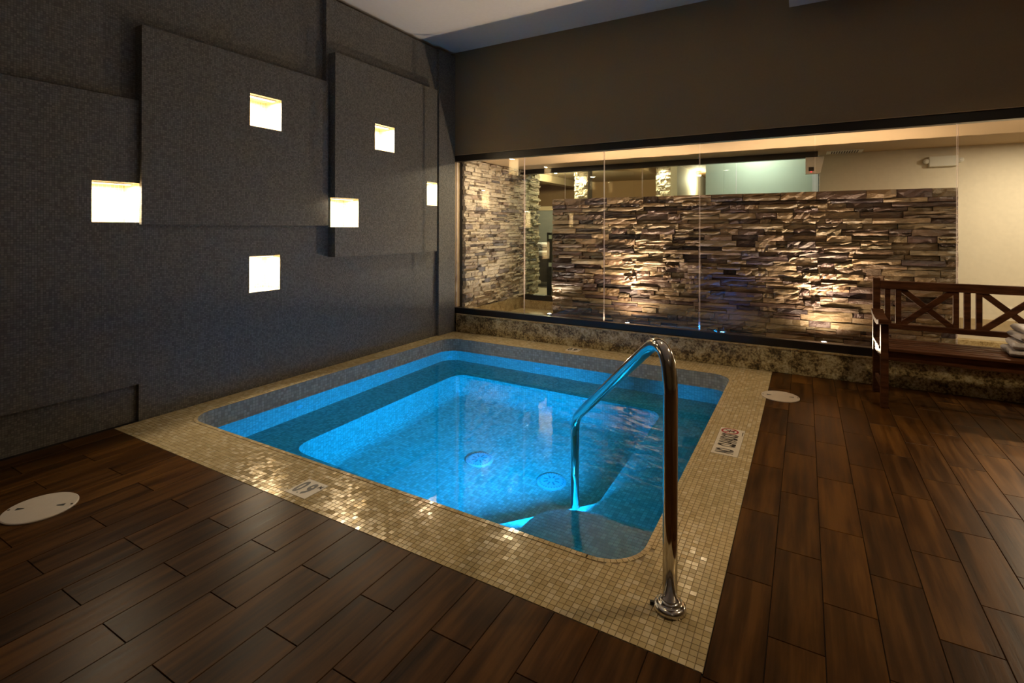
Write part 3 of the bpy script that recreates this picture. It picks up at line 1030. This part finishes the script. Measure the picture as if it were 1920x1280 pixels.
def build_towel(loc, rz, size, seed, label):
    """thick towel folded in two: round fold towards the left, soft ends"""
    t = empty('towel', loc, rz)
    tag(t, label, 'towel', 'folded towels on the bench')
    lx, ly, h = size
    layers = 2
    for q in range(layers):
        th = h / layers
        zc = th * (q + 0.5)
        ny, ring, m = 16, 14, 9
        vs, fs = [], []
        for j in range(ny + 1):
            f = j / ny * 2 - 1
            y = ly / 2 * f
            soft = math.sqrt(max(0.02, 1 - abs(f) ** 7))          # rounded ends
            wob = 0.016 * noise.noise(Vector((f * 1.7 + seed, q * 3.1, 0)))
            x0 = -lx / 2 + wob + 0.014 * q
            half = th * 0.5 * soft
            prof = [(x0 + half * (1 - math.sin(PI * k / (ring - 1)) * 1.0), half * math.cos(PI * k / (ring - 1))) for k in range(ring)]
            bot = [(x0 + half + (lx / 2 - x0 - half) * (k + 1) / m, -half) for k in range(m)]
            top = [(x0 + half + (lx / 2 - x0 - half) * (m - k) / m, half) for k in range(m)]
            loop = prof + bot + top
            for px, pz in loop:
                n1 = noise.noise(Vector((px * 7 + seed, y * 7, q * 5.0)))
                lift = 0.010 * n1 if (q == layers - 1 and pz > 0) else 0.003 * n1
                vs.append((px, y, zc + pz + lift))
        w = len(loop)
        for j in range(ny):
            for k in range(w):
                k2 = (k + 1) % w
                fs.append((j * w + k, (j + 1) * w + k, (j + 1) * w + k2, j * w + k2))
        fs.append(tuple(range(w))); fs.append(tuple(reversed(range(ny * w, ny * w + w))))
        MB().addmesh(vs, [p[::-1] for p in fs]).build('fold', 'towel', t, smooth=True)
build_towel((1.325, 4.575, 0.4255), -0.06, (0.33, 0.27, 0.096), 3, 'grey folded towel lying on the bench seat under another')
build_towel((1.340, 4.580, 0.5285), 0.06, (0.29, 0.24, 0.090), 8, 'grey folded towel on top of the towel pile on the bench')

# =================================================================== BEHIND THE GLASS
def stone_variants(count, nx=5, nz=2):
    out = []
    for s in range(count):
        vs, fs = [], []
        for j in range(nz + 1):
            for i in range(nx + 1):
                u, v = i / nx - 0.5, j / nz - 0.5
                d = noise.noise(Vector((u * 5 + s * 9.7, v * 2.6, s * 1.3))) * 0.017 + noise.noise(Vector((u * 13 + s, v * 7, s * 3.3))) * 0.008
                edge = 0.006 if (i in (0, nx) or j in (0, nz)) else 0.0
                ju = 0 if i in (0, nx) else (random.random() - 0.5) * 0.06
                jv = 0 if j in (0, nz) else (random.random() - 0.5) * 0.3
                vs.append((u + ju, -0.05 + d + edge, v + jv))
        w = nx + 1
        for j in range(nz):
            for i in range(nx):
                a = j * w + i
                fs.append((a, a + 1, a + w + 1, a + w))
        border = [i for i in range(w)] + [j * w + nx for j in range(1, nz + 1)] + [nz * w + i for i in range(nx - 1, -1, -1)] + [j * w for j in range(nz - 1, 0, -1)]
        b0 = len(vs)
        for k in border:
            vs.append((vs[k][0], 0.0, vs[k][2]))
        for k in range(len(border)):
            k2 = (k + 1) % len(border)
            fs.append((border[k2], border[k], b0 + k, b0 + k2))
        out.append((vs, fs))
    return out
random.seed(21)
VARS = stone_variants(28)

def lay_stones(parent, width, height, mat, seed, hmin=0.034, hmax=0.066, lmin=0.10, lmax=0.42, limit=300, z0=0.0):
    """courses of ledger stone in the parent's local xz plane, faces towards -y"""
    random.seed(seed)
    stones = []
    z = 0.0
    while z < height - 0.01:
        h = random.uniform(hmin, hmax)
        if height - z - h < hmin * 0.8: h = height - z
        x = 0.0
        while x < width - 0.005:
            l = random.uniform(lmin, lmax) if random.random() < 0.75 else random.uniform(lmin * 0.7, lmin * 1.6)
            if width - x - l < lmin * 0.7: l = width - x
            if h > hmin * 1.45 and random.random() < 0.35:
                c = random.uniform(0.38, 0.62)
                stones.append((x, l, z, h * c)); stones.append((x, l, z + h * c, h * (1 - c)))
            else:
                stones.append((x, l, z, h))
            x += l
        z += h
    stones.sort(key=lambda s: -s[1] * s[3])
    meshes = []
    for vs, fs in VARS:
        me = bpy.data.meshes.new('stone'); me.from_pydata(vs, [], fs); me.materials.append(M[mat]); meshes.append(me)
    rest = MB()
    for k, (x, l, z, h) in enumerate(stones):
        vi = random.randrange(len(VARS)); out = random.uniform(-0.022, 0.020); fl = random.choice((1, -1))
        mx = Matrix.Translation((x + l / 2, -out * 0.5, z0 + z + h / 2)) @ Matrix.Diagonal((fl * (l - 0.004), 1.0 + out * 14, h - 0.0035, 1))
        if fl < 0:
            mx = Matrix.Translation((x + l / 2, -out * 0.5, z0 + z + h / 2)) @ Matrix.Diagonal((l - 0.004, 1.0 + out * 14, -(h - 0.0035), 1)) @ Matrix.Diagonal((-1, 1, 1, 1))
        if k < limit:
            o = bpy.data.objects.new('stone', meshes[vi]); COL.objects.link(o)
            o.parent = parent; o.matrix_local = mx
        else:
            vs, fs = VARS[vi]
            flip = mx.determinant() < 0
            rest.addmesh([mx @ Vector(v) for v in vs], [f[::-1] for f in fs] if flip else fs)
    if rest.v:
        o = rest.build('small_stone_field', mat + '_small', parent); o['kind'] = 'stuff'

def build_fountain():
    TF = 0.085   # trough floor
    f = MB().box(X0, RX1, Y0 + 0.051, 7.2, -0.05, TF).build('wall_trough', 'granite_gold')
    f.name = 'floor_corridor'
    tag(f, 'golden granite floor behind the glass', 'floor', kind='structure')
    # stone water wall
    xa, xb, yf = -2.885, 1.212, 6.12
    t = empty('stone_wall', (xa, yf, TF))
    tag(t, 'free-standing wall of dark stacked stone lit from below', 'stone wall')
    MB().box(0.006, xb - xa - 0.006, 0.0, 0.20, 0.0, 1.545).build('core', 'stone_core', t)
    lay_stones(t, xb - xa, 1.55, 'stone_dark', 5, 0.040, 0.072, 0.13, 0.46)
    # pale stone cladding that continues the left wall
    t = empty('stone_cladding', (X0 + 0.055, Y0 + 0.13, 0.25), PI / 2)
    tag(t, 'pale stacked stone cladding behind the glass at the left', 'stone wall')
    # local x runs along +y, local -y is +x
    MB().box(0, 2.02, 0.0, 0.08, 0.0, 1.855).build('core', 'stone_core', t)
    lay_stones(t, 2.02, 1.855, 'stone_pale', 11, 0.030, 0.060, 0.09, 0.30)
    b = MB().box(X0 - 0.1, X0 + 0.12, Y0 + 0.16, Y2 + 0.1, TF, 0.25).build('granite_ledge', 'granite_gold')
    tag(b, 'golden granite ledge under the pale stone cladding', 'ledge')
    b = MB().box(X0 - 0.15, X0 - 0.06, Y0 + 0.18, 7.3, 0.2, 2.4).build('wall_side', 'soffit_beige')
    tag(b, 'beige wall behind the pale stone cladding', 'wall', kind='structure')
    # granite curb and dark frame of the second glass line
    b = MB().box(X0 + 0.121, 0.10, Y2 - 0.02, Y2 + 0.1, TF, 0.205).build('trim_3', 'granite_gold')
    tag(b, 'golden granite curb under the rear glass', 'trim', kind='structure')
    w = empty('window_2', (0, Y2 + 0.03, 0))
    tag(w, 'rear glass screen under a dark header beam', 'window', kind='structure')
    MB().box(X0 + 0.13, 0.12, -0.04, 0.04, 0.206, 0.28).build('window_frame', 'dark_frame', w)
    MB().box(X0 + 0.0, 0.12, -0.04, 0.04, 2.045, 2.112).build('header_beam', 'dark_frame', w)
    gp = [X0 + 0.14, -2.95, -1.85, -0.72, 0.07]
    for a, b2 in zip(gp[:-1], gp[1:]):
        mb = MB().box(a + 0.004, b2 - 0.004, -0.006, 0.006, 0.281, 2.044)
        mb.mi = [0, 0, 0, 0, 1, 1]
        mb.build('pane', ['pane_glass_green', 'glass_edge'], w)
    # corridor ceiling
    b = MB().box(X0 - 0.1, RX1, Y0 + 0.161, 7.0, 2.113, 2.3).build('ceiling_corridor', 'soffit_beige')
    tag(b, 'warm beige corridor ceiling behind the glass', 'ceiling', kind='structure')
    # cream wall on the right
    wc = empty('wall_cream', (0.14, 6.92, 0))
    wc.name = 'wall_corridor'
    tag(wc, 'cream wall at the right behind the glass', 'wall', kind='structure')
    MB().box(0, RX1 - 0.14, 0, 0.12, TF, 2.113).build('plaster', 'wall_cream', wc)
    for k in range(8):
        MB().box(0.42 * k + 0.001, 0.42 * k + 0.419, -0.012, 0, 0.20, 0.335).build('skirting_tile', 'wall_cream_base', wc)
    b = MB().box(1.25, RX1, 6.55, 6.66, TF, 0.165).build('granite_kerb', 'granite_gold')
    tag(b, 'low golden granite kerb seen under the bench seat', 'kerb')
    # uplights on the trough floor
    for x, y, mat, col, pw, lab, dr, sp in (
            (-2.865, 5.95, 'lens_white', (1.0, 0.86, 0.68), 0.3, 'white floor spotlight beside the left end of the stone wall', (0.0, -0.05, 1), 165),
            (-1.800, 5.83, 'lens_warm', (1.0, 0.74, 0.48), 1.0, 'warm floor spotlight below the left bright patch of the stone wall', (0.0, 0.0, 1), 165),
            (-0.765, 5.83, 'lens_blue', (0.02, 0.25, 1.0), 0.08, 'blue floor spotlight at the middle of the stone wall', (0.0, 0.05, 1), 165),
            (0.160, 5.83, 'lens_warm', (1.0, 0.74, 0.48), 1.0, 'warm floor spotlight below the right bright patch of the stone wall', (0.0, 0.0, 1), 165)):
        t = empty('floor_spotlight', (x, y, TF))
        tag(t, lab, 'spotlight', 'spotlights along the stone wall')
        d = Vector(dr).normalized()
        MB().box(-0.03, 0.03, -0.03, 0.03, 0.0, 0.012).build('base', 'bronze', t)
        mb = MB().lathe([(0.026, 0.0), (0.034, 0.02), (0.034, 0.055), (0.028, 0.055), (0.026, 0.045)], 20)
        mb.v = [tuple(d.to_track_quat('Z', 'Y').to_matrix() @ Vector(p) + Vector((0, 0, 0.012))) for p in mb.v]
        mb.build('housing', 'bronze', t)
        mb = MB().lathe([(0.026, 0.046), (0.02, 0.052), (0.0005, 0.054)], 20)
        mb.v = [tuple(d.to_track_quat('Z', 'Y').to_matrix() @ Vector(p) + Vector((0, 0, 0.012))) for p in mb.v]
        mb.build('lens', mat, t)
        lamp('spill_light', 'SPOT', tuple(d * 0.085 + Vector((0, 0, 0.012))), SPOT_W * pw * 1.45, col, t, 0.02, (0, -0.45, 1), 138, 0.45)
        if pw == 1.0:
            lamp('beam_light', 'SPOT', tuple(d * 0.085 + Vector((0, 0, 0.012))), SPOT_W * 2.8, col, t, 0.02, (0, 0.15, 1), 68, 0.8)
            lamp('base_light', 'SPOT', tuple(d * 0.085 + Vector((0, 0, 0.012))), SPOT_W * 0.45, col, t, 0.02, (0, 0.3, 1), 150, 0.6)
    # recessed ceiling lamps in the corridor
    for x, y, pw, lab in ((-3.05, 5.30, 0.7, 'recessed corridor lamp in front of the pale stone'), (-1.0, 5.28, 0.06, 'recessed corridor lamp over the middle of the trough'),
                          (1.95, 6.05, 1.25, 'recessed corridor lamp in front of the cream wall'), (1.95, 5.40, 0.8, 'added corridor lamp near the glass above the bench')):
        t = empty('downlight', (x, y, 2.113))
        tag(t, lab, 'ceiling lamp', 'recessed corridor lamps')
        MB().lathe([(0.055, 0.0), (0.055, -0.006), (0.045, -0.008), (0.04, -0.001)], 24).build('trim_ring', 'pale_plastic', t)
        MB().lathe([(0.039, -0.002), (0.0005, -0.003)], 24).build('lens', 'lens_dim', t)
        lamp('down_light', 'AREA', (0, 0, -0.012), CORRIDOR_W * pw, WARM2, t, 0.075, (0, 0.0, -1))
        if pw == 0.8:      # added lamp, its beam turned to brighten the floor in front of the bench
            lamp('turned_light', 'SPOT', (0, 0, -0.02), 620.0, WARM2, t, 0.03, (-0.30, -1.75, -2.1), 44, 0.8)
    # emergency light
    t = empty('emergency_light', (1.19 * 6.92 / 6.6, 6.92, 1.965))
    tag(t, 'white emergency light box with two lamp heads on the cream wall', 'emergency light')
    MB().box(-0.115, 0.125, -0.06, 0, -0.055, 0.055).build('body', 'pale_plastic', t, bevel=0.008)
    for s, x in ((-1, -0.135), (1, 0.145)):
        mb = MB().lathe([(0.018, -0.05), (0.026, -0.02), (0.026, 0.02), (0.012, 0.03)], 16)
        mb.v = [(x + p[0], -0.03 + p[2] * -1, 0.005 + p[1]) for p in mb.v]
        mb.build('lamp_head', 'pale_plastic', t)
    # ceiling vent
    t = empty('air_vent', (0.375, 6.76, 2.113))
    tag(t, 'white ceiling air vent with dark slots near the cream wall', 'vent')
    MB().box(-0.17, 0.17, -0.12, 0.12, -0.006, 0).build('frame', 'pale_plastic', t)
    for k in range(11):
        MB().box(-0.125 + k * 0.024, -0.113 + k * 0.024, -0.10, 0.10, -0.0075, -0.006).build('slot', 'black_plastic', t)
    # door closer box with red lamp
    t = empty('door_sensor', (0.085, 6.56, 1.86))
    tag(t, 'white tapered door sensor box with a red light under the header', 'sensor')
    mb = MB()
    mb.addmesh([(-0.085, -0.03, 0.0), (0.055, -0.03, 0.0), (0.055, 0.03, 0.0), (-0.085, 0.03, 0.0),
                (-0.085, -0.03, 0.185), (0.095, -0.03, 0.185), (0.095, 0.03, 0.185), (-0.085, 0.03, 0.185)],
               [(0, 3, 2, 1), (4, 5, 6, 7), (0, 1, 5, 4), (2, 3, 7, 6), (0, 4, 7, 3), (1, 2, 6, 5)])
    mb.build('housing', 'pale_plastic', t, bevel=0.004)
    MB().box(-0.055, -0.005, -0.034, -0.03, 0.03, 0.075).build('sensor_window', 'black_plastic', t)
    MB().lathe([(0.006, 0), (0.005, 0.004), (0.0005, 0.005)], 12, (-0.03, -0.039, 0.02)).build('indicator', 'led_red', t)
build_fountain()

def build_far_room():
    b = MB().box(-7.5, 0.14, 6.71, 14.2, -0.05, 0.07).build('floor_far_room', 'far_floor')
    tag(b, 'pale stone floor of the far room', 'floor', kind='structure')
    b = MB().box(-7.5, 0.14, 7.001, 14.2, 2.46, 2.6).build('ceiling_far_room', 'soffit_beige')
    tag(b, 'warm ceiling of the far room behind the rear glass', 'ceiling', kind='structure')
    b = MB().box(-7.5, -1.9, 12.6, 12.75, 0.07, 2.46).build('wall_far', 'wall_brown')
    tag(b, 'brown rear wall of the far room', 'wall', kind='structure')
    b = MB().box(-7.6, -7.5, 6.7, 12.75, 0.07, 2.46).build('wall_far_left', 'wall_brown')
    tag(b, 'brown side wall of the far room', 'wall', kind='structure')
    # lit cream side wall and its brown bulkhead
    b = MB().box(-1.82, -1.72, 8.1, 12.6, 0.07, 2.46).build('wall_far_side', 'wall_cream')
    tag(b, 'bright cream wall running back in the far room', 'wall', kind='structure')
    b = MB().box(-1.72, -1.30, 8.1, 12.6, 2.26, 2.46).build('trim_4', 'wall_brown')
    tag(b, 'brown ceiling bulkhead beside the bright cream wall', 'trim', kind='structure')
    # pale wall behind the right part of the glass
    w = empty('wall_pale', (-1.205, 7.5, 0.07))
    w.name = 'wall_rear'
    tag(w, 'pale white panelled wall behind the rear glass', 'wall', kind='structure')
    for a, c in ((0.0, 0.238), (0.240, 1.345)):
        MB().box(a, c, 0, 0.06, 0, 2.39).build('panel', 'wall_pale', w)
    # ceiling beams
    for x, y0, y1, lab in ((-2.75, 7.8, 12.6, 'beige ceiling beam running back over the stone columns'), (-5.3, 7.8, 12.6, 'beige ceiling beam at the left of the far room')):
        b = MB().box(x, x + 0.25, y0, y1, 2.30, 2.46).build('ceiling_beam', 'soffit_beige')
        tag(b, lab, 'beam', 'beams in the far room')
    # stone columns
    for x, y, lab in ((-4.05, 9.6, 'pale stone column farther left beyond the rear glass'), (-2.36, 9.4, 'pale stone column beside the bright cream wall')):
        t = empty('stone_column', (x, y, 0.07))
        tag(t, lab, 'column', 'stone columns in the far room')
        MB().box(0.01, 0.27, 0.0, 0.25, 0, 2.39).build('core', 'stone_pale', t)
        lay_stones(t, 0.28, 2.38, 'stone_pale', int(-x * 10), 0.05, 0.085, 0.08, 0.2, limit=60)
        s = empty('column_spot', (x + 0.14, y - 0.16, 2.46))
        tag(s, 'small ceiling spotlight shining on the ' + lab, 'spotlight', 'ceiling spots at the columns')
        MB().lathe([(0.03, 0.0), (0.03, -0.05), (0.022, -0.06)], 16).build('housing', 'bronze', s)
        MB().lathe([(0.02, -0.0605), (0.0005, -0.062)], 16).build('lens', 'lens_warm', s)
        lamp('column_light', 'SPOT', (0, 0, -0.08), 60.0, WARM2, s, 0.03, (0, 0.08, -1), 110, 0.8)
    for x, y, z, pw, lab in ((-1.62, 9.4, 2.22, 60.0, 'bright spotlight on the bulkhead by the cream wall'), (-4.44, 9.5, 2.42, 200.0, 'bright white ceiling lamp at the left of the far room'),
                             (-2.95, 7.6, 2.44, 60.0, 'unseen lamp added just behind the rear glass')):  # last one is added to light the stone behind the rear glass
        t = empty('ceiling_spot', (x, y, z))
        tag(t, lab, 'spotlight', 'bright lamps in the far room')
        MB().lathe([(0.04, 0.02), (0.04, -0.03), (0.03, -0.035)], 16).build('housing', 'pale_plastic', t)
        MB().lathe([(0.034, -0.036), (0.026, -0.042), (0.0005, -0.045)], 16).build('lens', 'lens_white', t)
        lamp('far_light', 'POINT', (0, 0, -0.09), pw, WARM2, t, 0.04)
    lx = empty('added_wash_lamp', (-0.55, 7.02, 2.112))  # added lamp, only there to brighten the pale wall
    lx.location = (-0.55, 7.08, 2.46)
    tag(lx, 'added hidden lamp washing the pale white wall', 'ceiling lamp')
    MB().lathe([(0.06, 0.0), (0.06, -0.01), (0.05, -0.012)], 20).build('lens', 'lens_dim', lx)
    lamp('wash_light', 'AREA', (0, 0, -0.03), 8.0, (0.92, 1.0, 0.9), lx, 0.10, (0, 0.5, -1))
    # grey screen, its rail, treatment couch, dark door post
    t = empty('partition_screen', (-5.9, 11.2, 0.07))
    tag(t, 'grey partition screen with a beige top rail in the far room', 'screen')
    MB().box(0, 2.0, 0, 0.05, 0, 1.62).build('panel', 'wall_gray', t)
    MB().box(0, 2.0, -0.02, 0.07, 1.62, 1.72).build('top_rail', 'soffit_beige', t)
    t = empty('treatment_couch', (-5.0, 9.6, 0.07))
    tag(t, 'dark treatment couch with pale linen in the far room', 'couch')
    MB().box(-0.8, 0.85, -0.35, 0.35, 0.10, 0.62).build('base', 'dark_fabric', t, bevel=0.02)
    MB().box(-0.82, 0.87, -0.37, 0.37, 0.62, 0.72).build('mattress', 'linen', t, bevel=0.03)
    MB().box(-0.7, 0.3, -0.30, 0.30, 0.72, 0.80).build('blanket', 'dark_fabric', t, bevel=0.03)
    MB().box(-0.1, 0.45, -0.22, 0.22, 0.80, 0.88).build('pillow', 'linen', t, bevel=0.035)
    for sx in (-0.7, 0.75):
        for sy in (-0.3, 0.3):
            MB().box(sx - 0.02, sx + 0.02, sy - 0.02, sy + 0.02, 0.0005, 0.10).build('leg', 'pale_plastic', t)
    t = empty('door_post', (-3.395, 7.05, 0.07))
    tag(t, 'dark door post with pale hinge plates behind the stone wall edge', 'door post')
    MB().box(-0.03, 0.05, -0.03, 0.03, 0.0005, 1.12).build('post', 'dark_frame', t)
    for z in (0.60, 1.02):
        MB().box(0.0, 0.05, -0.034, -0.03, z, z + 0.06).build('hinge_plate', 'pale_plastic', t)
build_far_room()

# =================================================================== ROOM LAMPS (added out of view for warm fill)
for x, y, pw, lab in ((1.3, 2.9, 1.15, 'added unseen fill lamp over the plank floor at the right'),
                      (-1.3, 2.9, 0.26, 'added unseen fill lamp over the near rim of the pool'),
                      (1.2, -0.9, 0.05, 'added unseen fill lamp behind the viewer')):
    t = empty('fill_downlight', (x, y, CEIL))
    tag(t, lab, 'ceiling lamp', 'added room fill lamps')
    MB().lathe([(0.10, 0.0), (0.10, -0.006), (0.085, -0.009), (0.08, -0.001)], 28).build('trim_ring', 'pale_plastic', t)
    MB().lathe([(0.079, -0.002), (0.0005, -0.003)], 28).build('lens', 'lens_dim', t)
    l = lamp('room_fill_light', 'AREA', (0, 0, -0.012), ROOM_FILL_W * pw, WARM, t, 0.16, (0, 0, -1))
    l.data.spread = math.radians(125)
